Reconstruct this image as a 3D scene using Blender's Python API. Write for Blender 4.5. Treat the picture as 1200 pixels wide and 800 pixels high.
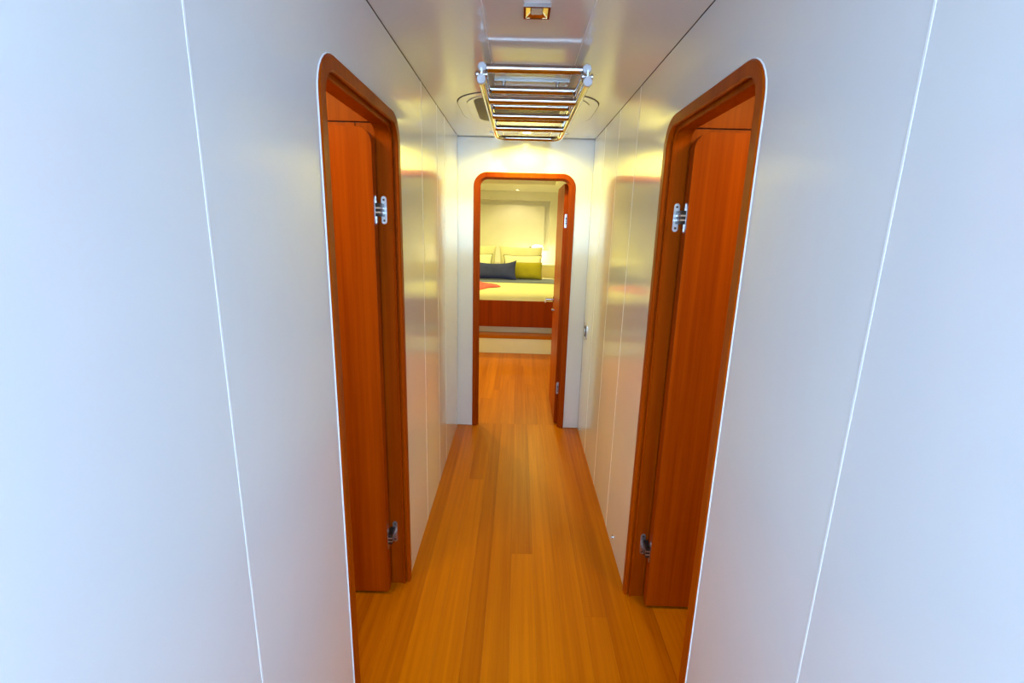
import bpy, bmesh, math, random
from mathutils import Vector, Matrix
C = bpy.context.scene.collection
for o in list(bpy.data.objects): bpy.data.objects.remove(o)
random.seed(7)

# ---------------------------------------------------------------- camera
XL, XR, D, H = -0.414, 0.474, 3.30, 2.0          # corridor: left wall, right wall, end wall, height
cam_d = bpy.data.cameras.new('camera'); cam = bpy.data.objects.new('camera', cam_d); C.objects.link(cam)
cam_d.sensor_width = 36; cam_d.lens = 36 * 559.04 / 1200; cam_d.clip_start = 0.02
Mr = ((0.99955909, -0.00789117, -0.02862439), (0.01431335, 0.97268937, 0.23166898), (0.0260145, -0.23197655, 0.97237345))
# columns of Mr: right, forward, up
R = Matrix(((Mr[0][0], Mr[0][2], -Mr[0][1]), (Mr[1][0], Mr[1][2], -Mr[1][1]), (Mr[2][0], Mr[2][2], -Mr[2][1])))
cam.matrix_world = Matrix.Translation((0, 0, 1.4339)) @ R.to_4x4()
bpy.context.scene.camera = cam

# ---------------------------------------------------------------- world, light, exposure
SC = bpy.context.scene
W = bpy.data.worlds.new('daylight'); SC.world = W; W.use_nodes = True
W.node_tree.nodes['Background'].inputs[0].default_value = (0.55, 0.72, 1.0, 1)
W.node_tree.nodes['Background'].inputs[1].default_value = 1.0
vs = SC.view_settings
vs.view_transform = 'Standard'; vs.look = 'None'; vs.exposure = 0.0; vs.gamma = 1.0; vs.use_curve_mapping = False
COOL = (0.44, 0.70, 1.0); WARM = (1.0, 0.90, 0.21)

def area(name, loc, rot, sx, sy, power, color):
    l = bpy.data.lights.new(name, 'AREA'); l.shape = 'RECTANGLE'; l.size = sx; l.size_y = sy
    l.energy = power; l.color = color
    o = bpy.data.objects.new(name, l); o.location = loc; o.rotation_euler = rot; C.objects.link(o); return o
def point(name, loc, power, color, r=0.03, parent=None):
    l = bpy.data.lights.new(name, 'POINT'); l.energy = power; l.color = color; l.shadow_soft_size = r
    o = bpy.data.objects.new(name, l); o.location = loc; C.objects.link(o)
    if parent: o.parent = parent
    return o
def spot(name, loc, power, color, size, blend=0.6, r=0.02, rot=(0, 0, 0)):
    l = bpy.data.lights.new(name, 'SPOT'); l.energy = power; l.color = color; l.spot_size = math.radians(size)
    l.spot_blend = blend; l.shadow_soft_size = r
    o = bpy.data.objects.new(name, l); o.location = loc; o.rotation_euler = rot; C.objects.link(o); return o
# daylight through the saloon windows behind the camera
area('window_daylight', (0.0, -1.50, 1.45), (math.radians(90), 0, 0), 3.6, 0.8, 124, COOL)
area('window_daylight_left', (-2.1, -1.0, 1.4), (math.radians(90), 0, math.radians(-90)), 0.7, 0.8, 38, COOL)
area('window_daylight_right', (2.1, -1.0, 1.4), (math.radians(90), 0, math.radians(90)), 0.7, 0.8, 38, COOL)
# unseen fill lamps added in both side cabins to brighten the open leaves
area('cabin_fill_left', (-0.85, 1.12, 1.97), (0, 0, 0), 0.3, 0.3, 9, (1, 0.78, 0.40))
area('cabin_fill_right', (0.92, 1.08, 1.97), (0, 0, 0), 0.3, 0.3, 8, (1, 0.78, 0.40))

# ---------------------------------------------------------------- materials
MATS = {}
def principled(name, col, rough=0.5, metal=0.0, coat=0.0, coat_r=0.1, emit=None, es=0.0, spec=0.5, sheen=0.0):
    m = bpy.data.materials.new(name); m.use_nodes = True; b = m.node_tree.nodes['Principled BSDF']
    b.inputs['Base Color'].default_value = (*col, 1); b.inputs['Roughness'].default_value = rough
    b.inputs['Metallic'].default_value = metal; b.inputs['Coat Weight'].default_value = coat
    b.inputs['Coat Roughness'].default_value = coat_r; b.inputs['Specular IOR Level'].default_value = spec
    b.inputs['Sheen Weight'].default_value = sheen
    if emit: b.inputs['Emission Color'].default_value = (*emit, 1); b.inputs['Emission Strength'].default_value = es
    MATS[name] = m; return m
def noise_tint(m, c1, c2, scale=3.0, rough_var=None, bump=0.0, bscale=200):
    nt = m.node_tree; b = nt.nodes['Principled BSDF']
    tc = nt.nodes.new('ShaderNodeTexCoord'); n = nt.nodes.new('ShaderNodeTexNoise'); n.inputs['Scale'].default_value = scale
    nt.links.new(tc.outputs['Object'], n.inputs['Vector'])
    r = nt.nodes.new('ShaderNodeValToRGB'); r.color_ramp.elements[0].color = (*c1, 1); r.color_ramp.elements[1].color = (*c2, 1)
    r.color_ramp.elements[0].position = 0.3; r.color_ramp.elements[1].position = 0.7
    nt.links.new(n.outputs['Fac'], r.inputs['Fac']); nt.links.new(r.outputs['Color'], b.inputs['Base Color'])
    if bump:
        n2 = nt.nodes.new('ShaderNodeTexNoise'); n2.inputs['Scale'].default_value = bscale
        nt.links.new(tc.outputs['Object'], n2.inputs['Vector'])
        bp = nt.nodes.new('ShaderNodeBump'); bp.inputs['Strength'].default_value = bump; bp.inputs['Distance'].default_value = 0.002
        nt.links.new(n2.outputs['Fac'], bp.inputs['Height']); nt.links.new(bp.outputs['Normal'], b.inputs['Normal'])
    return m
def wood(name, dark, light, grain='z', rough=0.36, coat=0.0, coat_r=0.15, fine=70.0, var=0.0):
    """teak: streaks run along the grain axis; each object gets its own offset and a small tone of its own"""
    m = principled(name, light, rough, coat=coat, coat_r=coat_r, spec=0.22); nt = m.node_tree; b = nt.nodes['Principled BSDF']
    b.inputs['Specular Tint'].default_value = (1.0, 0.62, 0.22, 1)
    tc = nt.nodes.new('ShaderNodeTexCoord'); oi = nt.nodes.new('ShaderNodeObjectInfo')
    mp = nt.nodes.new('ShaderNodeMapping'); s = {'x': (0.02, 1, 1), 'y': (1, 0.02, 1), 'z': (1, 1, 0.02)}[grain]
    mp.inputs['Scale'].default_value = s
    mu = nt.nodes.new('ShaderNodeMath'); mu.operation = 'MULTIPLY'; mu.inputs[1].default_value = 37.0
    cx = nt.nodes.new('ShaderNodeCombineXYZ'); ad = nt.nodes.new('ShaderNodeVectorMath'); ad.operation = 'ADD'
    L = nt.links.new
    L(oi.outputs['Random'], mu.inputs[0])
    for i in range(3): L(mu.outputs[0], cx.inputs[i])
    L(tc.outputs['Object'], mp.inputs['Vector']); L(mp.outputs['Vector'], ad.inputs[0]); L(cx.outputs[0], ad.inputs[1])
    n1 = nt.nodes.new('ShaderNodeTexNoise'); n1.inputs['Scale'].default_value = fine; n1.inputs['Detail'].default_value = 6; n1.inputs['Roughness'].default_value = 0.65
    n2 = nt.nodes.new('ShaderNodeTexNoise'); n2.inputs['Scale'].default_value = fine * 0.17; n2.inputs['Detail'].default_value = 3
    L(ad.outputs[0], n1.inputs['Vector']); L(ad.outputs[0], n2.inputs['Vector'])
    mx = nt.nodes.new('ShaderNodeMath'); mx.operation = 'ADD'; L(n1.outputs['Fac'], mx.inputs[0]); L(n2.outputs['Fac'], mx.inputs[1])
    h = nt.nodes.new('ShaderNodeMath'); h.operation = 'MULTIPLY_ADD'; h.inputs[1].default_value = 0.5
    L(mx.outputs[0], h.inputs[0])
    sh = nt.nodes.new('ShaderNodeMath'); sh.operation = 'MULTIPLY_ADD'; sh.inputs[1].default_value = var; sh.inputs[2].default_value = -var / 2
    L(oi.outputs['Random'], sh.inputs[0]); L(sh.outputs[0], h.inputs[2])
    r = nt.nodes.new('ShaderNodeValToRGB'); e = r.color_ramp.elements
    e[0].position = 0.30; e[0].color = (*dark, 1); e[1].position = 0.68; e[1].color = (*light, 1)
    L(h.outputs[0], r.inputs['Fac']); L(r.outputs['Color'], b.inputs['Base Color'])
    bp = nt.nodes.new('ShaderNodeBump'); bp.inputs['Strength'].default_value = 0.08; bp.inputs['Distance'].default_value = 0.001
    L(n1.outputs['Fac'], bp.inputs['Height']); L(bp.outputs['Normal'], b.inputs['Normal'])
    return m
TD, TL = (0.24, 0.025, 0.0002), (0.47, 0.074, 0.0004)
wall_m = noise_tint(principled('white_gloss_panel', (0.8, 0.8, 0.8), 0.16, coat=0.6, coat_r=0.10), (0.78, 0.78, 0.79), (0.82, 0.82, 0.82), 2.0)
ceil_m = noise_tint(principled('ceiling_gloss_panel', (0.8, 0.8, 0.8), 0.15, coat=0.5, coat_r=0.09), (0.76, 0.75, 0.74), (0.79, 0.78, 0.77), 2.0)
joint_m = principled('white_joint_filler', (0.97, 0.97, 0.98), 0.35)
seam_m = principled('soft_seam', (0.40, 0.36, 0.28), 0.6)
gap_m = principled('shadow_gap', (0.10, 0.07, 0.05), 0.9)
cream_m = noise_tint(principled('cream_lining', (0.8, 0.78, 0.68), 0.45), (0.78, 0.76, 0.66), (0.82, 0.80, 0.70), 4)
plain_m = principled('plain_white_lining', (0.72, 0.72, 0.72), 0.5)
teak_v = wood('teak_upright_grain', TD, TL, 'z')
teak_y = wood('teak_frame', TD, TL, 'z', fine=50)
teak_x = wood('teak_across_grain', (0.3, 0.07, 0.001), (0.5, 0.14, 0.002), 'x')
teak_bed = wood('teak_bed_front', (0.17, 0.018, 0.0005), (0.30, 0.038, 0.001), 'z', fine=55)
floor_m = wood('teak_floor_plank', (0.34, 0.074, 0.0002), (0.60, 0.172, 0.0004), 'y', rough=0.36, coat=0.0, coat_r=0.22, fine=60, var=0.16)
chrome = principled('polished_chrome', (0.52, 0.50, 0.51), 0.07, metal=1.0)
brushed = principled('satin_steel', (0.62, 0.61, 0.62), 0.32, metal=1.0)
dull_steel = principled('dull_steel', (0.42, 0.40, 0.38), 0.28, metal=1.0)
cap_m = principled('pale_end_cap', (0.62, 0.60, 0.64), 0.4, metal=0.3)
brass_m = principled('gilt_reflector', (0.75, 0.52, 0.16), 0.12, metal=1.0)
black_m = principled('black_plastic', (0.01, 0.01, 0.01), 0.4)
grey_lens = noise_tint(principled('smoked_hatch_lens', (0.25, 0.24, 0.25), 0.5, spec=0.2), (0.15, 0.145, 0.15), (0.18, 0.175, 0.175), 5)
lamp_on = principled('lit_lamp_lens', (1, 0.9, 0.6), 0.4, emit=(1.0, 0.86, 0.45), es=14)
shade_on = principled('lit_lamp_shade', (1, 0.97, 0.85), 0.5, emit=(1.0, 0.93, 0.66), es=3.0)
lens_off = principled('frosted_lens', (0.75, 0.72, 0.62), 0.3)
white_metal = principled('white_enamel', (0.85, 0.85, 0.83), 0.3)
linen = noise_tint(principled('cream_linen', (0.8, 0.78, 0.6), 0.8), (0.64, 0.61, 0.46), (0.70, 0.67, 0.52), 5, bump=0.3, bscale=300)
linen_w = noise_tint(principled('white_linen', (0.85, 0.84, 0.75), 0.8, sheen=0.3), (0.80, 0.78, 0.68), (0.86, 0.84, 0.74), 5, bump=0.3, bscale=300)
slate = noise_tint(principled('slate_blue_cloth', (0.05, 0.07, 0.12), 0.85), (0.020, 0.027, 0.15), (0.028, 0.038, 0.20), 6, bump=0.5, bscale=400)
runner_m = noise_tint(principled('grey_blue_cloth', (0.1, 0.14, 0.2), 0.8, sheen=0.3), (0.075, 0.115, 0.34), (0.095, 0.14, 0.40), 6, bump=0.5, bscale=400)
mustard = noise_tint(principled('chartreuse_cloth', (0.5, 0.4, 0.02), 0.8, sheen=0.2), (0.26, 0.22, 0.002), (0.35, 0.30, 0.004), 5, bump=0.5, bscale=400)
coral = noise_tint(principled('coral_red_cloth', (0.8, 0.12, 0.04), 0.8, sheen=0.2), (0.62, 0.045, 0.07), (0.78, 0.08, 0.13), 12, bump=0.5, bscale=300)

# ---------------------------------------------------------------- helpers
def wloc(o):
    v = Vector((0, 0, 0))
    while o: v += o.location; o = o.parent
    return v
def link(name, me, mat, parent=None, origin=None, smooth=False, kind=None):
    """mesh given in world coordinates; its origin is moved to origin (or its own centre)"""
    if origin is None:
        xs = [v.co for v in me.vertices]
        origin = Vector(((min(v.x for v in xs) + max(v.x for v in xs)) / 2, (min(v.y for v in xs) + max(v.y for v in xs)) / 2, min(v.z for v in xs)))
    origin = Vector(origin); me.transform(Matrix.Translation(-origin))
    o = bpy.data.objects.new(name, me); C.objects.link(o); me.materials.append(mat)
    o.parent = parent; o.location = origin - (wloc(parent) if parent else Vector((0, 0, 0)))
    if smooth:
        for p in me.polygons: p.use_smooth = True
        try: me.set_sharp_from_angle(angle=math.radians(40))
        except Exception: pass
    if kind: o['kind'] = kind
    return o
def bm_mesh(bm, name):
    bmesh.ops.recalc_face_normals(bm, faces=bm.faces); me = bpy.data.meshes.new(name); bm.to_mesh(me); bm.free(); return me
def box_bm(bm, x0, x1, y0, y1, z0, z1, bev=0):
    r = bmesh.ops.create_cube(bm, size=1); vs_ = r['verts']
    for v in vs_: v.co = Vector(((x0 + x1) / 2 + v.co.x * (x1 - x0), (y0 + y1) / 2 + v.co.y * (y1 - y0), (z0 + z1) / 2 + v.co.z * (z1 - z0)))
    if bev: bmesh.ops.bevel(bm, geom=list({e for v in vs_ for e in v.link_edges}), offset=bev, segments=2, affect='EDGES')
def box(name, x0, x1, y0, y1, z0, z1, mat, parent=None, bev=0, kind=None, smooth=None):
    bm = bmesh.new(); box_bm(bm, x0, x1, y0, y1, z0, z1, bev)
    return link(name, bm_mesh(bm, name), mat, parent, smooth=(bev > 0 if smooth is None else smooth), kind=kind)
def empty(name, loc, kind=None, label=None, cat=None, group=None):
    o = bpy.data.objects.new(name, None); o.empty_display_size = 0.1; o.location = loc; C.objects.link(o)
    tag(o, label, cat, group, kind); return o
def tag(o, label=None, cat=None, group=None, kind=None):
    if label: o['label'] = label
    if cat: o['category'] = cat
    if group: o['group'] = group
    if kind: o['kind'] = kind
    return o
def prism(name, pts, fn, w0, w1, mat, parent=None, bev=0, kind=None, smooth=False):
    """polygon pts (u, v) extruded from depth w0 to w1; fn(u, v, w) -> world point"""
    bm = bmesh.new(); a = [bm.verts.new(fn(u, v, w0)) for u, v in pts]; b = [bm.verts.new(fn(u, v, w1)) for u, v in pts]
    n = len(pts); fa = bm.faces.new(a); fb = bm.faces.new(b[::-1])
    for i in range(n): bm.faces.new((a[i], b[i], b[(i + 1) % n], a[(i + 1) % n]))
    if bev:
        bmesh.ops.bevel(bm, geom=list(fa.edges), offset=bev, segments=2, affect='EDGES')
    return link(name, bm_mesh(bm, name), mat, parent, kind=kind, smooth=smooth or bev > 0)
def tube_bm(bm, pts, r, n=12, caps=True):
    pts = [Vector(p) for p in pts]; rings = []; prev = None
    for i, p in enumerate(pts):
        t = ((pts[i + 1] if i + 1 < len(pts) else p) - (pts[i - 1] if i else p)).normalized()
        if prev is None: a = t.orthogonal().normalized()
        else: a = (prev - t * prev.dot(t)).normalized()
        prev = a; b = t.cross(a)
        rr = r[i] if isinstance(r, (list, tuple)) else r
        rings.append([bm.verts.new(p + (a * math.cos(2 * math.pi * k / n) + b * math.sin(2 * math.pi * k / n)) * rr) for k in range(n)])
    for q in range(len(rings) - 1):
        for k in range(n): bm.faces.new((rings[q][k], rings[q][(k + 1) % n], rings[q + 1][(k + 1) % n], rings[q + 1][k]))
    if caps: bm.faces.new(rings[0][::-1]); bm.faces.new(rings[-1])
def tube(name, pts, r, mat, parent=None, n=14):
    bm = bmesh.new(); tube_bm(bm, pts, r, n); return link(name, bm_mesh(bm, name), mat, parent, smooth=True)
def lathe(name, prof, mat, centre, axis='z', parent=None, n=24, smooth=True):
    bm = bmesh.new(); rings = []
    for r, h in prof:
        ring = []
        for k in range(n):
            a = 2 * math.pi * k / n; c, s = r * math.cos(a), r * math.sin(a)
            ring.append(bm.verts.new(Vector(centre) + Vector({'z': (c, s, h), 'y': (c, h, s), 'x': (h, c, s)}[axis])))
        rings.append(ring)
    for q in range(len(rings) - 1):
        for k in range(n): bm.faces.new((rings[q][k], rings[q][(k + 1) % n], rings[q + 1][(k + 1) % n], rings[q + 1][k]))
    bm.faces.new(rings[0][::-1]); bm.faces.new(rings[-1])
    bmesh.ops.remove_doubles(bm, verts=bm.verts, dist=1e-6)
    return link(name, bm_mesh(bm, name), mat, parent, smooth=smooth)
def u_path(u0, u1, top, r, off=0.0, n=8, z0=0.0):
    """inverted-U outline with rounded top corners, pushed outwards by off"""
    a, b, t, rr = u0 - off, u1 + off, top + off, r + off
    p = [(a, z0)]
    for k in range(n + 1): an = math.pi - k * math.pi / 2 / n; p.append((a + rr + rr * math.cos(an), t - rr + rr * math.sin(an)))
    for k in range(n + 1): an = math.pi / 2 - k * math.pi / 2 / n; p.append((b - rr + rr * math.cos(an), t - rr + rr * math.sin(an)))
    p.append((b, z0)); return p
def frame_sweep(name, u0, u1, top, r, profile, fn, mat, parent):
    bm = bmesh.new(); cols = [[bm.verts.new(fn(u, v, w)) for u, v in u_path(u0, u1, top, r, off)] for off, w in profile]
    m = len(profile); n = len(cols[0])
    for i in range(m):
        for k in range(n - 1): bm.faces.new((cols[i][k], cols[i][k + 1], cols[(i + 1) % m][k + 1], cols[(i + 1) % m][k]))
    bm.faces.new([c[0] for c in cols]); bm.faces.new([c[-1] for c in cols][::-1])
    return link(name, bm_mesh(bm, name), mat, parent, smooth=True)
def notch(a, b, top, u0, u1, otop, r):
    """wall panel outline from a to b, 0 to top, with a round-topped doorway cut out"""
    return [(a, 0.0)] + [(a, top), (b, top), (b, 0.0)] + u_path(u0, u1, otop, r, 0.0)[::-1]
fnL = lambda u, v, w: (XL + w, u, v)       # left wall: u = y, v = z, w towards the corridor
fnR = lambda u, v, w: (XR - w, u, v)
fnE = lambda u, v, w: (u, D - w, v)

# ---------------------------------------------------------------- floor
fl = box('floor', -2.6, 2.6, -1.8, 8.2, -0.12, -0.022, gap_m, kind='structure')
edges = [-1.10, -1.005, -0.91, -0.815, -0.72, -0.63, -0.535, -0.44, -0.347, -0.25, -0.155, -0.085, 0.008, 0.103, 0.200, 0.290, 0.376, 0.47, 0.565, 0.66, 0.755, 0.85, 0.945, 1.04]
seams_y = {15: [0.2, 1.53]}
def plank(x0, x1, y0, y1, parent): 
    g = 0.00015
    return box('plank', x0 + g, x1 - g, y0 + g, y1 - g, -0.022, 0.0, floor_m, parent, bev=0)
for i in range(len(edges) - 1):
    ys = [-0.6]
    js = seams_y.get(i) or ([0.35 + 0.6 * ((i * 7) % 5) / 5, 1.75 + 0.9 * ((i * 3) % 7) / 7] if i % 3 == 0 else [0.35 + 0.8 * ((i * 7) % 5) / 5])
    ys += js + [3.345]
    for a, b in zip(ys[:-1], ys[1:]): plank(edges[i], edges[i + 1], a, b, fl)
bed_edges = [-1.05, -0.955, -0.86, -0.765, -0.67, -0.575, -0.48, -0.385, -0.29, -0.19, -0.09, 0.0, 0.095, 0.185, 0.28, 0.375, 0.47, 0.565, 0.66, 0.755, 0.85, 0.945, 1.04]
bj = [4.40, 4.0, 3.88, 4.6, 4.2, 4.75]
for i in range(len(bed_edges) - 1):
    j = {9: 4.1, 10: 4.40, 11: 4.9, 12: 3.88 + .4, 13: 3.88, 14: 4.5}.get(i, bj[i % 6])
    for a, b in ((3.345, j), (j, 5.415)): plank(bed_edges[i], bed_edges[i + 1], a, b, fl)
for (a, b, c, d) in ((-2.5, -1.1, -0.6, 3.3), (1.04, 2.5, -0.6, 3.3), (-2.5, 2.5, -1.7, -0.6), (-1.65, -1.05, 3.3, 5.41), (1.04, 1.65, 3.3, 5.41)):
    box('floor_sheet', a, b, c, d, -0.022, 0.0, floor_m, fl)

# ---------------------------------------------------------------- side walls with doorways
DL = (1.090, 1.670, 1.740, 0.050)          # clear opening: y0, y1, top, corner radius
DR = (1.068, 1.640, 1.742, 0.050)
DE = (-0.262, 0.322, 1.740, 0.045)
FO = 0.045                                  # width of the frame's face
def panelled_wall(name, fn, seams, door, top, y_end):
    base = prism(name, notch(-0.5, y_end, top, door[0] - 0.02, door[1] + 0.02, door[2] + 0.02, door[3] + 0.02), fn, -0.013, -0.055, plain_m, kind='structure')
    s = [-0.5] + seams + [y_end]
    for a, b in zip(s[:-1], s[1:]):
        g = 0.0018
        a_, b_ = a + g, b - g
        if a < door[0] < b:
            pts = notch(a_, b_, top - 0.002, door[0] - FO, door[1] + FO, door[2] + FO, door[3] + FO)
        else: pts = [(a_, 0.003), (b_, 0.003), (b_, top - 0.002), (a_, top - 0.002)]
        prism('panel', pts, fn, 0.0, -0.012, wall_m, base)
        if b < y_end: prism('joint_strip', [(b - g, 0.003), (b + g, 0.003), (b + g, top - 0.002), (b - g, top - 0.002)], fn, 0.0006, -0.012, joint_m, base)
    prism('shadow_gap', [(-0.5, top - 0.0025), (y_end, top - 0.0025), (y_end, top), (-0.5, top)], fn, -0.004, -0.013, gap_m, base)
    return base
panelled_wall('wall_left', fnL, [0.65, 2.112, 2.49, 2.74], DL, H, D)
panelled_wall('wall_right', fnR, [0.635, 2.103, 2.50, 2.90], DR, H, D)
# end wall: one white panel round the bedroom doorway
we = prism('wall_end', [(-1.65, 0), (-1.65, 2.1), (1.65, 2.1), (1.65, 0)] + u_path(DE[0] - 0.02, DE[1] + 0.02, DE[2] + 0.02, DE[3])[::-1], fnE, -0.013, -0.055, plain_m, kind='structure')
prism('panel', [(XL + 0.001, 0.003), (XL + 0.001, H - 0.004), (XR - 0.001, H - 0.004), (XR - 0.001, 0.003)] + [(u, max(v, 0.003)) for u, v in u_path(DE[0] - FO, DE[1] + FO, DE[2] + FO, DE[3] + FO)[::-1]], fnE, 0.0, -0.012, wall_m, we)

# ---------------------------------------------------------------- doors: frame, leaf, hinges, handle
PROFILE = [(FO, -0.012), (FO, 0.003), (FO - 0.003, 0.006), (0.014, 0.006), (0.011, 0.003), (0.011, -0.004), (0.018, -0.005), (0.018, -0.011), (0.002, -0.012), (0.0, -0.0145), (0.002, -0.0175),
           (0.005, -0.018), (0.005, -0.066), (0.022, -0.066), (0.022, -0.0125)]
SEAL = [(FO + 0.0005, -0.008), (FO + 0.0005, 0.0022), (FO + 0.0028, 0.0005), (FO + 0.0028, -0.008)]
def pill(w, h, n=8):
    r = w / 2; p = []
    for k in range(n + 1): a = math.pi * k / n; p.append((r * math.cos(a), h / 2 - r + r * math.sin(a)))
    for k in range(n + 1): a = math.pi + math.pi * k / n; p.append((r * math.cos(a), -h / 2 + r + r * math.sin(a)))
    return p
def hinge(parent, jamb_fn, leaf_fn, z, gap0, gap1):
    """concealed hinge: rounded plate on the jamb, another on the leaf's edge, dark links between with bright knuckles"""
    h = 0.092; w = 0.019
    hp = prism('hinge', [(a, z + b) for a, b in pill(w, h)], jamb_fn, 0.0015, -0.004, brushed, parent, bev=0.0006)
    for s in (-1, 1): prism('screw', [(0.004 * math.cos(t * math.pi / 4), z + s * 0.034 + 0.004 * math.sin(t * math.pi / 4)) for t in range(8)], jamb_fn, 0.0022, 0.0005, gap_m, hp)
    prism('hinge_leaf_plate', [(a, z + b) for a, b in pill(w, h)], leaf_fn, 0.0015, -0.004, brushed, hp, bev=0.0006)
    (ax, ay), (bx, by) = gap0, gap1
    bm = bmesh.new(); box_bm(bm, min(ax, bx), max(ax, bx), min(ay, by), max(ay, by), z - 0.021, z + 0.021)
    link('hinge_link', bm_mesh(bm, 'hinge_link'), black_m, hp)
    for dz in (-0.011, 0.003): box('hinge_knuckle', min(ax, bx) - 0.0012, max(ax, bx) + 0.0012, min(ay, by) - 0.0012, max(ay, by) + 0.0012, z + dz, z + dz + 0.005, brushed, hp, bev=0.0008)
def side_door(name, sgn, fn, X, door):
    t = empty(name, (X, door[1], 0), kind='structure')
    frame_sweep('door_frame', door[0], door[1], door[2], door[3], PROFILE, fn, teak_y, t)
    frame_sweep('frame_seal', door[0], door[1], door[2], door[3], SEAL, fn, joint_m, t)
    yf = door[1] - 0.060; yb = yf + 0.038             # leaf stands open at a right angle, in the cabin
    fx = X + sgn * 0.062                              # its hinge edge
    w = 0.575
    lf = lambda u, v, q: (fx + sgn * u, yf + q, v)
    leaf = prism('door_leaf', u_path(0.0, w, door[2] - 0.008, 0.048, 0.0, z0=0.012), lf, 0.0, 0.038, teak_v, t, bev=0.002)
    jf = lambda a, v, q: (X + sgn * (0.0465 + a * 1.0), door[1] + 0.005 - q, v)
    ef = lambda a, v, q: (fx - sgn * q, yf + 0.019 + a, v)
    for z in (1.480, 0.240):
        hinge(t, jf, ef, z, (X + sgn * 0.045, door[1] + 0.002), (fx + sgn * 0.002, yf + 0.012))
    hd = lambda u, v, q: (fx + sgn * u, yf - q, v)
    pl = prism('handle_plate', [(w - 0.055 + a, 0.87 + b) for a, b in pill(0.04, 0.04)], hd, 0.0, 0.006, chrome, leaf)
    tube('handle', [(fx + sgn * (w - 0.055), yf - 0.006, 0.87), (fx + sgn * (w - 0.055), yf - 0.05, 0.87), (fx + sgn * (w - 0.065), yf - 0.055, 0.87), (fx + sgn * (w - 0.16), yf - 0.055, 0.868)], 0.008, chrome, leaf)
    return t
side_door('door_1', -1, fnL, XL, DL)
side_door('door_2', 1, fnR, XR, DR)
# bedroom door, hinged on the right, standing open into the bedroom
t = empty('door_3', (DE[1], D, 0), kind='structure')
frame_sweep('door_frame', DE[0], DE[1], DE[2], DE[3], PROFILE, fnE, teak_y, t)
frame_sweep('frame_seal', DE[0], DE[1], DE[2], DE[3], SEAL, fnE, joint_m, t)
yh = D + 0.072
lf = lambda u, v, q: (0.301 + q, yh + u, v)
leaf = prism('door_leaf', u_path(0.0, 0.565, DE[2] - 0.006, 0.045, 0.0, z0=0.012), lf, 0.0, 0.038, teak_v, t, bev=0.002)
jf = lambda a, v, q: (DE[1] + 0.005 - q, D + 0.045 + a, v)
ef = lambda a, v, q: (0.320 + a, yh - q, v)
for z in (1.487, 0.285): hinge(t, jf, ef, z, (DE[1] + 0.0, D + 0.045), (0.316, yh + 0.002))
for (yy, dz) in ((yh + 0.505, 0.872),):
    lathe('handle_rose', [(0.0, 0.0), (0.025, 0.0), (0.025, -0.007), (0.018, -0.009), (0, -0.009)], chrome, (0.301, yy, dz), 'x', leaf)
    tube('handle', [(0.295, yy, dz), (0.240, yy, dz), (0.231, yy - 0.004, dz), (0.227, yy - 0.02, dz), (0.227, yy - 0.115, dz - 0.002)], 0.010, chrome, leaf)
    lathe('keyhole_rose', [(0.0, 0.0), (0.024, 0.0), (0.024, -0.008), (0.010, -0.010), (0.010, -0.016), (0, -0.016)], chrome, (0.301, yy, dz - 0.085), 'x', leaf)

# ---------------------------------------------------------------- teak bulkheads behind the open side doors
for nm, s, X, y in (('wall_left_cabin', -1, XL - 0.056, DL[1] + 0.006), ('wall_right_cabin', 1, XR + 0.056, DR[1] + 0.006)):
    b = box(nm, *sorted((X + s * 0.012, X + s * 1.2)), y + 0.014, y + 0.05, 0, 1.99, gap_m, kind='structure')
    cut = 0.075 if s < 0 else 0.27
    z1 = 1.757
    for (a, c, z0_, z1_) in ((0.012, 1.2, z1 + 0.002, 1.99), (0.012, cut, 0.01, z1 - 0.002), (cut + 0.003, 1.2, 0.01, z1 - 0.002)):
        box('panel', *sorted((X + s * a, X + s * c)), y, y + 0.013, z0_, z1_, teak_v, b, bev=0.0012)
    # plain cabin shell
    for nn, args in (('wall_%s_outer' % ('left' if s < 0 else 'right'), (*sorted((X + s * 1.2, X + s * 1.24)), 0.0, y + 0.05, 0, 2.02)),
                     ('wall_%s_near' % ('left' if s < 0 else 'right'), (*sorted((X + s * 0.003, X + s * 1.2)), 0.3, 0.34, 0, 2.0))):
        box(nn, *args, plain_m, kind='structure')
    # soft close to the gap between the corridor wall and the bulkhead
# ---------------------------------------------------------------- ceiling
cl = box('ceiling', -2.5, 2.5, -0.5, D, H + 0.012, H + 0.05, gap_m, kind='structure')
sx = (-0.114, 0.181)
for a, b in ((XL + 0.0012, sx[0] - 0.002), (sx[0] + 0.002, sx[1] - 0.002), (sx[1] + 0.002, XR - 0.0012)):
    box('panel', a, b, -0.5, D - 0.004, H, H + 0.011, ceil_m, cl, bev=0.0008, smooth=False)
for x in sx: box('joint_strip', x - 0.002, x + 0.002, -0.5, D - 0.004, H - 0.0006, H + 0.011, joint_m, cl)
for a, b in ((-2.5, XL - 0.02), (XR + 0.02, 2.5)): box('cabin_lining', a, b, -0.5, D, H, H + 0.011, plain_m, cl)

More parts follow.
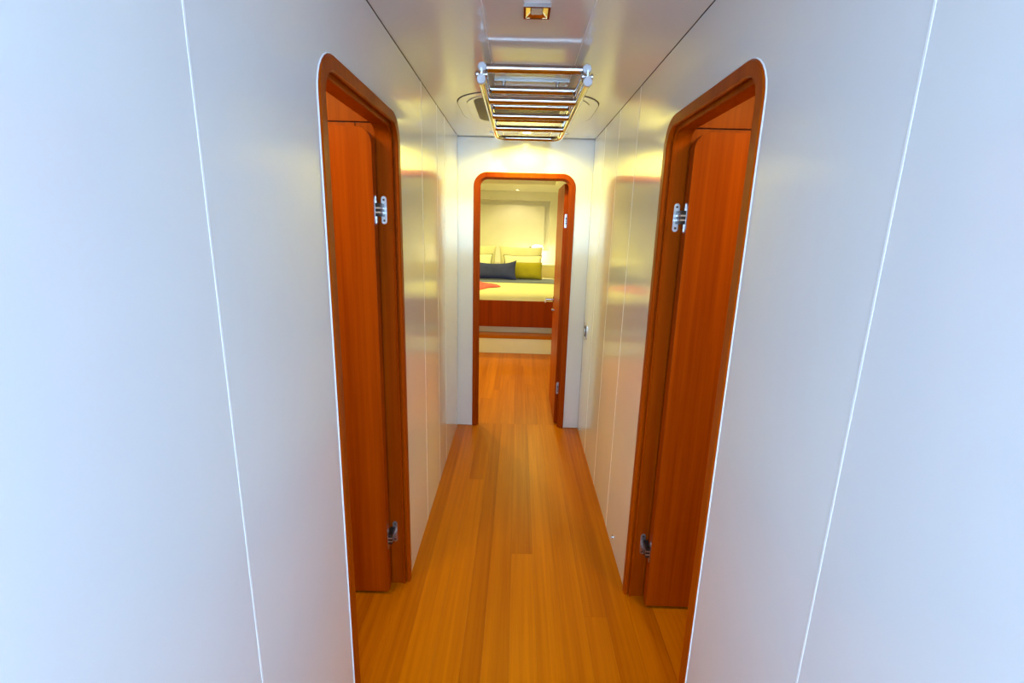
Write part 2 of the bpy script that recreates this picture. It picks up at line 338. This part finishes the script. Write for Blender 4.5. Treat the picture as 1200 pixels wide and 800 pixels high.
# hatch in the ceiling over the ladder
def rrect(x0, x1, y0, y1, r, n=8):
    p = []
    for cx, cy, a0 in ((x1 - r, y1 - r, 0), (x0 + r, y1 - r, 90), (x0 + r, y0 + r, 180), (x1 - r, y0 + r, 270)):
        for k in range(n + 1): a = math.radians(a0 + 90 * k / n); p.append((cx + r * math.cos(a), cy + r * math.sin(a)))
    return p
fnC = lambda u, v, w: (u, v, H - w)
ht = empty('ceiling_hatch', (0.025, 2.57, H), label='cream rounded-square ceiling hatch with a smoked pane above the folded chrome ladder', cat='hatch')
prism('hatch_trim', rrect(-0.305, 0.355, 2.24, 2.885, 0.20), fnC, 0.003, 0.0, ceil_m, ht, bev=0.0025)
prism('hatch_gasket', rrect(-0.308, 0.358, 2.237, 2.888, 0.202), fnC, 0.0012, 0.0, gap_m, ht)
prism('liner_gasket', rrect(-0.2645, 0.3145, 2.2725, 2.8525, 0.172), fnC, 0.0035, 0.0029, seam_m, ht)
prism('hatch_liner', rrect(-0.262, 0.312, 2.275, 2.85, 0.17), fnC, 0.006, 0.003, ceil_m, ht, bev=0.002)
prism('hatch_pane', rrect(-0.225, 0.185, 2.32, 2.80, 0.07), fnC, 0.0075, 0.006, grey_lens, ht)

# ---------------------------------------------------------------- lamps in the corridor ceiling
sq = empty('square_spotlight', (0.031, 1.441, H), label='square gilt recessed spotlight in the ceiling nearest the camera', cat='light')
def ring_frame(name, x0, x1, y0, y1, wd, th, mat, parent):
    bm = bmesh.new()
    o = [(x0, y0), (x1, y0), (x1, y1), (x0, y1)]; i_ = [(x0 + wd, y0 + wd), (x1 - wd, y0 + wd), (x1 - wd, y1 - wd), (x0 + wd, y1 - wd)]
    V = lambda p, z: bm.verts.new((p[0], p[1], z))
    A = [V(p, H) for p in o]; B = [V(p, H - th) for p in o]; Cc = [V(p, H - th) for p in i_]; Dd = [V(p, H - 0.0005) for p in i_]
    for k in range(4):
        j = (k + 1) % 4
        bm.faces.new((A[k], A[j], B[j], B[k])); bm.faces.new((B[k], B[j], Cc[j], Cc[k])); bm.faces.new((Cc[k], Cc[j], Dd[j], Dd[k])); bm.faces.new((Dd[k], Dd[j], A[j], A[k]))
    return link(name, bm_mesh(bm, name), mat, parent)
ring_frame('trim_ring', -0.004, 0.066, 1.403, 1.479, 0.006, 0.009, chrome, sq)
bm = bmesh.new()
o_ = [(0.002, 1.409), (0.060, 1.409), (0.060, 1.473), (0.002, 1.473)]; n_ = [(0.018, 1.424), (0.044, 1.424), (0.044, 1.458), (0.018, 1.458)]
A = [bm.verts.new((p[0], p[1], H - 0.008)) for p in o_]; B = [bm.verts.new((p[0], p[1], H - 0.001)) for p in n_]
for k in range(4): bm.faces.new((A[k], A[(k + 1) % 4], B[(k + 1) % 4], B[k]))
bm.faces.new(B)
link('reflector', bm_mesh(bm, 'reflector'), brass_m, sq)
box('lens', 0.016, 0.046, 1.422, 1.460, H - 0.0055, H - 0.0035, lens_off, sq, bev=0.001)
def downlight(name, x, y, z, r, label, power, color, size=150):
    d = empty(name, (x, y, z), label=label, cat='light')
    lathe('trim_ring', [(r * 0.62, 0.0), (r, 0.0), (r, -0.003), (r * 0.9, -0.006), (r * 0.68, -0.006), (r * 0.62, -0.002)], white_metal, (x, y, z), parent=d)
    lathe('lens', [(0.001, -0.0035), (r * 0.62, -0.0035), (r * 0.62, -0.001), (0.001, -0.001)], lamp_on, (x, y, z), parent=d)
    spot('downlight_beam', (x, y, z - 0.012), power, color, size, 0.5, 0.02)
downlight('round_downlight', 0.031, 3.108, H, 0.040, 'small round lit downlight in the ceiling close to the end wall', 25, (1, 0.86, 0.12), 165)

# ---------------------------------------------------------------- chrome folding ladder stowed under the ceiling
ld = empty('folding_ladder', (0.037, 1.77, 1.96), label='chrome folding ladder stowed flat under the corridor ceiling', cat='ladder')
cx = 0.037; hw = 0.176
zu, zl = 1.957, 1.903; rr = 0.0125
yu = [1.785 + 0.257 * k for k in range(4)]; yl = [1.975 + 0.26 * k for k in range(3)]
for s in (-1, 1):
    tube('rail', [(cx + s * hw, 1.772, zu), (cx + s * hw * 0.985, 2.72, zu)], rr, chrome, ld, 18)
for y in yu: tube('rung', [(cx - hw + 0.008, y, zu), (cx + hw - 0.008, y, zu)], 0.0140, chrome, ld, 18)
# lower section: one tube bent round at the far end
pts = [(cx - hw * 0.99, 1.715, zl), (cx - hw * 0.97, 2.66, zl)]
for k in range(1, 7): a = math.pi - k * math.pi / 12; pts.append((cx - hw * 0.97 + 0.05 + 0.05 * math.cos(a), 2.67 + 0.085 * math.sin(a), zl))
pts += [(2 * cx - p[0], p[1], p[2]) for p in pts[::-1]]
tube('bent_rail', pts, rr, chrome, ld, 18)
for y in yl: tube('rung', [(cx - hw + 0.012, y, zl), (cx + hw - 0.012, y, zl)], 0.0135, chrome, ld, 18)
for s in (-1, 1):
    for (y, z, w) in ((1.772, zu, hw), (1.715, zl, hw * 0.99)):
        lathe('end_cap', [(0.001, -0.005), (0.0135, -0.005), (0.0152, -0.003), (0.0152, 0.006), (0.0135, 0.008), (0.001, 0.008)], cap_m, (cx + s * w, y, z), 'y', ld)
    lathe('pivot_bolt', [(0.001, -0.022), (0.006, -0.022), (0.010, -0.018), (0.010, -0.010), (0.005, -0.008), (0.005, 0.012), (0.009, 0.013), (0.009, 0.019), (0.001, 0.020)], brushed, (cx + s * hw, 1.76, (zu + zl) / 2), 'x', ld)
    box('pivot_lug', *sorted((cx + s * (hw - 0.003), cx + s * (hw + 0.003))), 1.742, 1.778, zl + 0.008, zu - 0.008, brushed, ld, bev=0.002)
    box('latch_clip', *sorted((cx + s * (hw * 0.93), cx + s * (hw * 1.02))), 2.565, 2.595, zl + 0.012, zu - 0.004, brushed, ld, bev=0.003)
    tube('latch_pin', [(cx + s * (hw - 0.02), 2.60, zl), (cx + s * (hw + 0.024), 2.60, zl)], 0.004, brushed, ld, 10)
box('mounting_plate', -0.115, 0.181, 2.055, 2.085, H - 0.008, H, dull_steel, ld, bev=0.002)
for x in (-0.077, 0.135):
    lathe('ceiling_post', [(0.0105, -0.008), (0.0105, -0.014), (0.0075, -0.016), (0.0075, -0.046), (0.0095, -0.048), (0.0095, -0.055), (0.001, -0.056)], brushed, (x, 2.062, H), 'z', ld, 16)

# ---------------------------------------------------------------- small fittings on the right wall
sw = empty('wall_switch', (XR, 3.16, 0.72), label='small upright steel switch plate on the right wall beside the end doorway', cat='switch')
prism('cover_plate', [(3.16 + a, 0.765 + b) for a, b in rrect(-0.045, 0.045, -0.05, 0.05, 0.012, 4)], fnR, 0.006, 0.0, brushed, sw, bev=0.0015)
prism('rocker', [(3.16 + a, 0.765 + b) for a, b in rrect(-0.022, 0.022, -0.034, 0.034, 0.004, 3)], fnR, 0.010, 0.006, black_m, sw, bev=0.001)
prism('rocker_centre', [(3.16 + a, 0.765 + b) for a, b in rrect(-0.014, 0.014, -0.02, 0.02, 0.003, 3)], fnR, 0.013, 0.010, brushed, sw, bev=0.001)
for (y, z, lb) in ((1.945, 0.055, 'small chrome stud low on the right wall beside the right teak doorway'), (3.148, 0.058, 'tiny chrome stud low on the right wall in the far corner')):
    p = empty('wall_stud', (XR, y, z), label=lb, cat='stud', group='studs low on the right wall')
    lathe('collar', [(0.0, 0.0), (0.010, 0.0), (0.010, -0.003), (0.006, -0.004), (0, -0.004)], chrome, (XR, y, z), 'x', p, 16)
    lathe('peg', [(0.0, -0.004), (0.0045, -0.004), (0.0045, -0.010), (0.0, -0.011)], brushed, (XR, y, z), 'x', p, 12)

# ---------------------------------------------------------------- saloon behind the camera (where the daylight comes from)
box('wall_saloon_left', -2.2, -2.16, -1.6, -0.5, 0, 2.1, plain_m, kind='structure')
box('wall_saloon_right', 2.16, 2.2, -1.6, -0.5, 0, 2.1, plain_m, kind='structure')
box('wall_saloon_back', -2.2, 2.2, -1.64, -1.6, 0, 2.1, plain_m, kind='structure')
box('ceiling_saloon', -2.2, 2.2, -1.6, -0.5, 2.1, 2.14, plain_m, kind='structure')
box('wall_left_return', -2.2, XL - 0.012, -0.55, -0.5, 0, 2.1, plain_m, kind='structure')
box('wall_right_return', XR + 0.012, 2.2, -0.55, -0.5, 0, 2.1, plain_m, kind='structure')
box('trim_opening_head', XL - 0.012, XR + 0.012, -0.55, -0.5, H, 2.1, plain_m, kind='structure')

# ---------------------------------------------------------------- bedroom shell
YB = 7.85
box('wall_left_bedroom', -1.64, -1.6, D + 0.05, 8.05, 0, 2.1, cream_m, kind='structure')
box('wall_right_bedroom', 1.6, 1.64, D + 0.05, 8.05, 0, 2.1, cream_m, kind='structure')
# ceiling with a raised coffer that stops short of the head wall
cb = box('ceiling_bedroom', -1.6, 1.6, D + 0.05, 8.05, 2.05, 2.09, cream_m, kind='structure')
box('coffer_border', -1.6, 1.6, 6.57, 8.05, 1.99, 2.05, cream_m, cb)
box('coffer_border', 0.46, 1.6, D + 0.06, 6.57, 1.99, 2.05, cream_m, cb)
box('coffer_border', -1.6, -1.2, D + 0.06, 6.57, 1.99, 2.05, cream_m, cb)
box('coffer_border', -1.2, 0.46, D + 0.06, 3.9, 1.99, 2.05, cream_m, cb)
# head wall with a recessed panel
wb = box('wall_back', -1.6, 1.6, YB + 0.15, YB + 0.19, 0, 2.05, cream_m, kind='structure')
NX0, NX1, NZ0, NZ1 = -1.05, 0.483, 1.085, 1.863
for a in ((-1.6, NX0, 0, 2.0), (NX1, 1.6, 0, 2.0), (NX0, NX1, NZ1, 2.0), (NX0, NX1, 0, NZ0)):
    box('panel', a[0], a[1], YB, YB + 0.15, a[2], a[3], cream_m, wb)
box('inset_panel', NX0 + 0.07, NX1 - 0.07, YB + 0.10, YB + 0.15, NZ0, NZ1 - 0.075, cream_m, wb, bev=0.004)
# raised floor and the teak-edged step before the bed
stp = box('trim_1', -1.6, 1.6, 5.425, 8.0, 0.0, 0.175, cream_m, kind='structure')
box('step_tread', -1.6, 1.6, 5.405, 5.60, 0.176, 0.212, teak_x, stp, bev=0.008)
box('riser_panel', -1.6, 1.6, 5.412, 5.4245, 0.002, 0.176, cream_m, stp)

# ---------------------------------------------------------------- bed
BX0, BX1, BY0, BY1 = -1.16, 0.60, 5.53, 7.52
bd = empty('bed', ((BX0 + BX1) / 2, 6.5, 0.212), label='double bed with a dark red teak front seen through the far doorway', cat='bed')
box('plinth', BX0 + 0.02, BX1 + 0.6, 5.60, BY1, 0.212, 0.30, cream_m, bd)
box('front_panel', BX0 - 0.3, BX1 + 0.6, BY0, BY0 + 0.03, 0.292, 0.604, teak_bed, bd, bev=0.003)
box('base_frame', BX0, BX1, BY0 + 0.03, BY1, 0.30, 0.60, teak_bed, bd)
box('side_locker', BX1 + 0.005, BX1 + 0.6, BY0 + 0.03, BY1, 0.30, 0.56, cream_m, bd)
def slab(name, x0, x1, y0, y1, z0, z1, rad, mat, parent=None, amp=0.0, seed=0, nx=44, ny=40):
    """soft mattress-like slab: rounded over its edges, with slight folds"""
    rnd = random.Random(seed); ph = [(rnd.uniform(2, 9), rnd.uniform(2, 9), rnd.uniform(0, 6)) for _ in range(5)]
    bm = bmesh.new(); g = []
    def prof(t, L):   # t 0..1 over the arc length, wraps down at both ends
        s = t * (L + 2 * (z1 - z0)) - (z1 - z0)
        if s < rad: 
            if s < 0: return 0.0, s
            a = s / rad * math.pi / 2; return rad * (1 - math.cos(a)), 0.0
        return s, 0.0
    for j in range(ny + 1):
        row = []
        for i in range(nx + 1):
            u, v = i / nx * 2 - 1, j / ny * 2 - 1
            hx, hy = (x1 - x0) / 2, (y1 - y0) / 2
            # stretch the grid so that rows gather near the edge
            fu = math.copysign(1 - (1 - abs(u)) ** 1.8, u); fv = math.copysign(1 - (1 - abs(v)) ** 1.8, v)
            x = fu * hx; y = fv * hy
            dx = max(0, abs(x) - (hx - rad)) / rad; dy = max(0, abs(y) - (hy - rad)) / rad
            d = min(1.0, (dx ** 2.2 + dy ** 2.2) ** (1 / 2.2))
            z = z1 - (z1 - z0) * (1 - math.sqrt(max(0, 1 - d * d)))
            z += amp * sum(math.sin(a * x + b * y + c) for a, b, c in ph) / 5 * (1 - d)
            row.append(bm.verts.new(((x0 + x1) / 2 + x, (y0 + y1) / 2 + y, z)))
        g.append(row)
    for j in range(ny):
        for i in range(nx): bm.faces.new((g[j][i], g[j][i + 1], g[j + 1][i + 1], g[j + 1][i]))
    rim = g[0] + [r[-1] for r in g[1:]] + g[-1][-2::-1] + [r[0] for r in g[-2:0:-1]]
    low = [bm.verts.new((v.co.x, v.co.y, z0 - 0.0)) for v in rim]
    n = len(rim)
    for k in range(n):
        try: bm.faces.new((rim[k], low[k], low[(k + 1) % n], rim[(k + 1) % n]))
        except ValueError: pass
    bm.faces.new(low)
    bmesh.ops.remove_doubles(bm, verts=bm.verts, dist=1e-5)
    return link(name, bm_mesh(bm, name), mat, parent, smooth=True)
slab('mattress', BX0, BX1, BY0 + 0.005, BY1, 0.604, 0.690, 0.09, linen, bd, amp=0.003, seed=3)['label'] = 'mattress under a cream cover'
# runner across the bed: follows the rounded side
def band(name, mat, y0, y1, lift, label, cat):
    bm = bmesh.new(); prof = []
    n = 30; hx = (BX1 - BX0) / 2 + lift
    cxx = (BX0 + BX1) / 2; rad = 0.11
    for k in range(11):
        a = math.pi * 0.5 * k / 10; prof.append((hx - rad + rad * math.sin(math.pi / 2 - a), 0.690 + lift - rad + rad * math.cos(math.pi / 2 - a)))
    right = [(hx, 0.565)] + prof; top = right + [(-x, z) for x, z in right[::-1]]
    inner = [(x * 0.993, z - 0.006) for x, z in top]
    rings = []
    for j in range(7):
        t = j / 6; y = y0 + (y1 - y0) * t
        rings.append(([bm.verts.new((cxx + x, y + 0.006 * math.sin(9 * x + 2), z + 0.003 * math.sin(7 * x + 11 * t))) for x, z in top],
                      [bm.verts.new((cxx + x, y + 0.006 * math.sin(9 * x + 2), z)) for x, z in inner]))
    for j in range(6):
        for q in (0, 1):
            A, B = rings[j][q], rings[j + 1][q]
            for k in range(len(A) - 1): bm.faces.new((A[k], A[k + 1], B[k + 1], B[k]))
    for A, B in (rings[0], rings[-1]):
        for k in range(len(A) - 1): bm.faces.new((A[k], A[k + 1], B[k + 1], B[k]))
    return tag(link(name, bm_mesh(bm, name), mat, smooth=True), label, cat)
band('bed_runner', runner_m, 6.62, 7.18, 0.010, 'grey-blue runner laid across the bed under the cushions', 'runner')

def pillow(name, x0, x1, zb, zt, y, th, mat, lean, label, cat, piping=None, group=None, pinch=0.07, sag=0.0, tip=0.0, yaw=0.0):
    """stuffed cushion standing on its lower edge and leaning back"""
    w, h = (x1 - x0) / 2, (zt - zb) / 2 / math.cos(lean); n = 20
    def pos(u, v, s):
        e = (1 - abs(u) ** 3.2) * (1 - abs(v) ** 3.2)
        xx = w * u * (1 - pinch * (1 - v * v)); zz = h * v * (1 - pinch * 1.3 * (1 - u * u))
        zz -= sag * (1 - u * u) * (v > 0) * v; zz += tip * max(0, u) ** 4 * max(0, v)
        yy = s * th / 2 * (max(0, e) ** 0.45)
        yy += s * 0.004 * math.sin(5 * u + 3 * v) * e
        return xx, yy, zz
    bm = bmesh.new(); G = {}
    for s in (-1, 1):
        for j in range(n + 1):
            for i in range(n + 1):
                u, v = -math.cos(math.pi * i / n), -math.cos(math.pi * j / n)
                edge = i in (0, n) or j in (0, n)
                if edge and s == 1: G[(s, i, j)] = G[(-1, i, j)]; continue
                G[(s, i, j)] = bm.verts.new(pos(u, v, s))
        for j in range(n):
            for i in range(n): bm.faces.new((G[(s, i, j)], G[(s, i + 1, j)], G[(s, i + 1, j + 1)], G[(s, i, j + 1)]))
    me = bm_mesh(bm, name); loc = Vector(((x0 + x1) / 2, y, zb))
    def place(me_):
        me_.transform(Matrix.Translation((0, 0, h))); me_.transform(Matrix.Rotation(-lean, 4, 'X')); me_.transform(Matrix.Rotation(yaw, 4, 'Z')); me_.transform(Matrix.Translation(loc))
    place(me)
    o = link(name, me, mat, origin=loc, smooth=True); tag(o, label, cat, group)
    if piping:
        ring = [(-math.cos(math.pi * k / n), -1) for k in range(n)] + [(1, -math.cos(math.pi * k / n)) for k in range(n)] + [(math.cos(math.pi * k / n), 1) for k in range(n)] + [(-1, math.cos(math.pi * k / n)) for k in range(n + 1)]
        bm = bmesh.new(); tube_bm(bm, [Vector(pos(u, v, 1)) + Vector((0.002 * u, 0, 0.002 * v)) for u, v in ring], 0.0045, 6, caps=False)
        me = bm_mesh(bm, 'piping'); place(me); link('piping', me, piping, o, smooth=True)
    return o
zb = 0.706
pillow('pillow', -0.295, 0.375, zb, 1.155, 7.35, 0.16, linen, 0.25, 'large cream pillow at the back right of the bed', 'pillow', group='cream pillows at the head of the bed')
pillow('pillow', -1.02, -0.335, zb, 1.160, 7.35, 0.16, linen, 0.25, 'large cream pillow at the back left of the bed', 'pillow', group='cream pillows at the head of the bed')
pillow('small_pillow', -0.215, 0.350, zb, 1.035, 7.14, 0.11, linen_w, 0.30, 'smaller pale pillow with dark piping behind the chartreuse cushion', 'pillow', piping=black_m, group='piped pillows in front of the large ones')
pillow('small_pillow', -0.96, -0.385, zb, 1.040, 7.14, 0.11, linen_w, 0.30, 'smaller pale pillow with dark piping behind the slate blue cushion', 'pillow', piping=black_m, group='piped pillows in front of the large ones')
pillow('cushion', -0.66, -0.018, zb, 0.955, 6.86, 0.13, slate, 0.22, 'slate blue oblong cushion on the left of the bed', 'cushion', sag=0.02, tip=0.03)
pillow('cushion', -0.10, 0.355, zb, 0.950, 6.99, 0.11, mustard, 0.22, 'chartreuse oblong cushion on the right of the bed', 'cushion', pinch=0.04)

# coral cloth dropped near the left front of the bed
def cloth(name, outline, z, mat, label, cat):
    """crumpled folded cloth inside an outline given on the bed's top"""
    bm = bmesh.new(); cx_, cy_ = sum(p[0] for p in outline) / len(outline), sum(p[1] for p in outline) / len(outline)
    n = len(outline); R_ = 7; rings = []
    for q in range(R_ + 1):
        f = 1 - q / (R_ + 0.0) * 0.94; row = []
        for k, (x, y) in enumerate(outline):
            xx, yy = cx_ + (x - cx_) * f, cy_ + (y - cy_) * f
            zz = z + (0.004 if q == 0 else 0.016 + 0.009 * math.sin(23 * xx + 9 * yy) + 0.007 * math.sin(31 * yy - 12 * xx + k))
            row.append(bm.verts.new((xx, yy, zz)))
        rings.append(row)
    for q in range(R_):
        for k in range(n): bm.faces.new((rings[q][k], rings[q][(k + 1) % n], rings[q + 1][(k + 1) % n], rings[q + 1][k]))
    bm.faces.new(rings[-1])
    lo = [bm.verts.new((x, y, z - 0.001)) for x, y in outline]
    for k in range(n): bm.faces.new((rings[0][k], lo[k], lo[(k + 1) % n], rings[0][(k + 1) % n]))
    bm.faces.new(lo[::-1])
    return tag(link(name, bm_mesh(bm, name), mat, smooth=True), label, cat)
cloth('folded_cloth', [(-0.215, 6.12), (-0.27, 6.30), (-0.36, 6.42), (-0.45, 6.40), (-0.52, 6.55), (-0.68, 6.55), (-0.76, 6.2), (-0.70, 5.85), (-0.60, 5.66), (-0.50, 5.64), (-0.42, 5.80), (-0.36, 5.98), (-0.28, 6.02)], 0.696, coral,
      'coral red cloth lying crumpled at the left front of the bed', 'cloth')

# headboard ledge and lamp
hb = empty('headboard_ledge', (0, 7.55, 0.175), label='cream headboard ledge running behind the bed', cat='ledge')
box('ledge_front', -1.6, 1.6, 7.535, 7.56, 0.175, 0.865, noise_tint(principled('honey_lining', (0.7, 0.58, 0.3), 0.5), (0.66, 0.54, 0.27), (0.72, 0.6, 0.32), 4), hb)
box('ledge_top', -1.6, 1.6, 7.53, YB - 0.004, 0.865, 0.885, cream_m, hb, bev=0.004)
lp = empty('bedside_lamp', (0.30, 7.68, 0.885), label='small lit bedside lamp with a wide white shade at the head of the bed', cat='lamp')
lathe('base', [(0.0, 0.0), (0.05, 0.0), (0.05, 0.008), (0.012, 0.016), (0.0, 0.016)], chrome, (0.30, 7.68, 0.885), parent=lp)
tube('stem', [(0.30, 7.68, 0.90), (0.30, 7.68, 1.12)], 0.006, chrome, lp)
lathe('lamp_shade', [(0.045, 0.0), (0.092, 0.0), (0.090, 0.025), (0.070, 0.058), (0.02, 0.065), (0.018, 0.055)], shade_on, (0.30, 7.68, 1.115), parent=lp)
lathe('switch_knob', [(0.0, -0.128), (0.010, -0.126), (0.010, -0.112), (0.004, -0.110), (0.004, -0.07), (0, -0.07)], black_m, (0.30, 7.68, 1.142), 'x', parent=lp, n=10)
point('lamp_bulb', (0.30, 7.64, 1.08), 4, (1, 0.86, 0.5), 0.03)
downlight('round_downlight', -0.04, 7.50, 1.99, 0.045, 'small round lit downlight in the bedroom ceiling above the pillows', 10, (1, 0.86, 0.45), 150)

k = 0  # extra downlights added out of view to light the bedroom and its door leaf
for x, y, pw, where in ((-1.0, 5.0, 18, 'left of the bed foot'), (0.25, 5.0, 14, 'over the step before the bed'), (-1.0, 6.3, 60, 'over the left of the bed'), (0.25, 6.3, 60, 'over the right of the bed'), (0.95, 4.2, 8, 'right of the open door leaf'), (-0.7, 4.2, 54, 'near the left bedroom wall')):
    downlight('round_downlight', x, y, 2.05 if x < 0.46 and y > 3.9 else 1.99, 0.045, 'added unseen downlight in the bedroom ceiling ' + where, pw, WARM, 165)
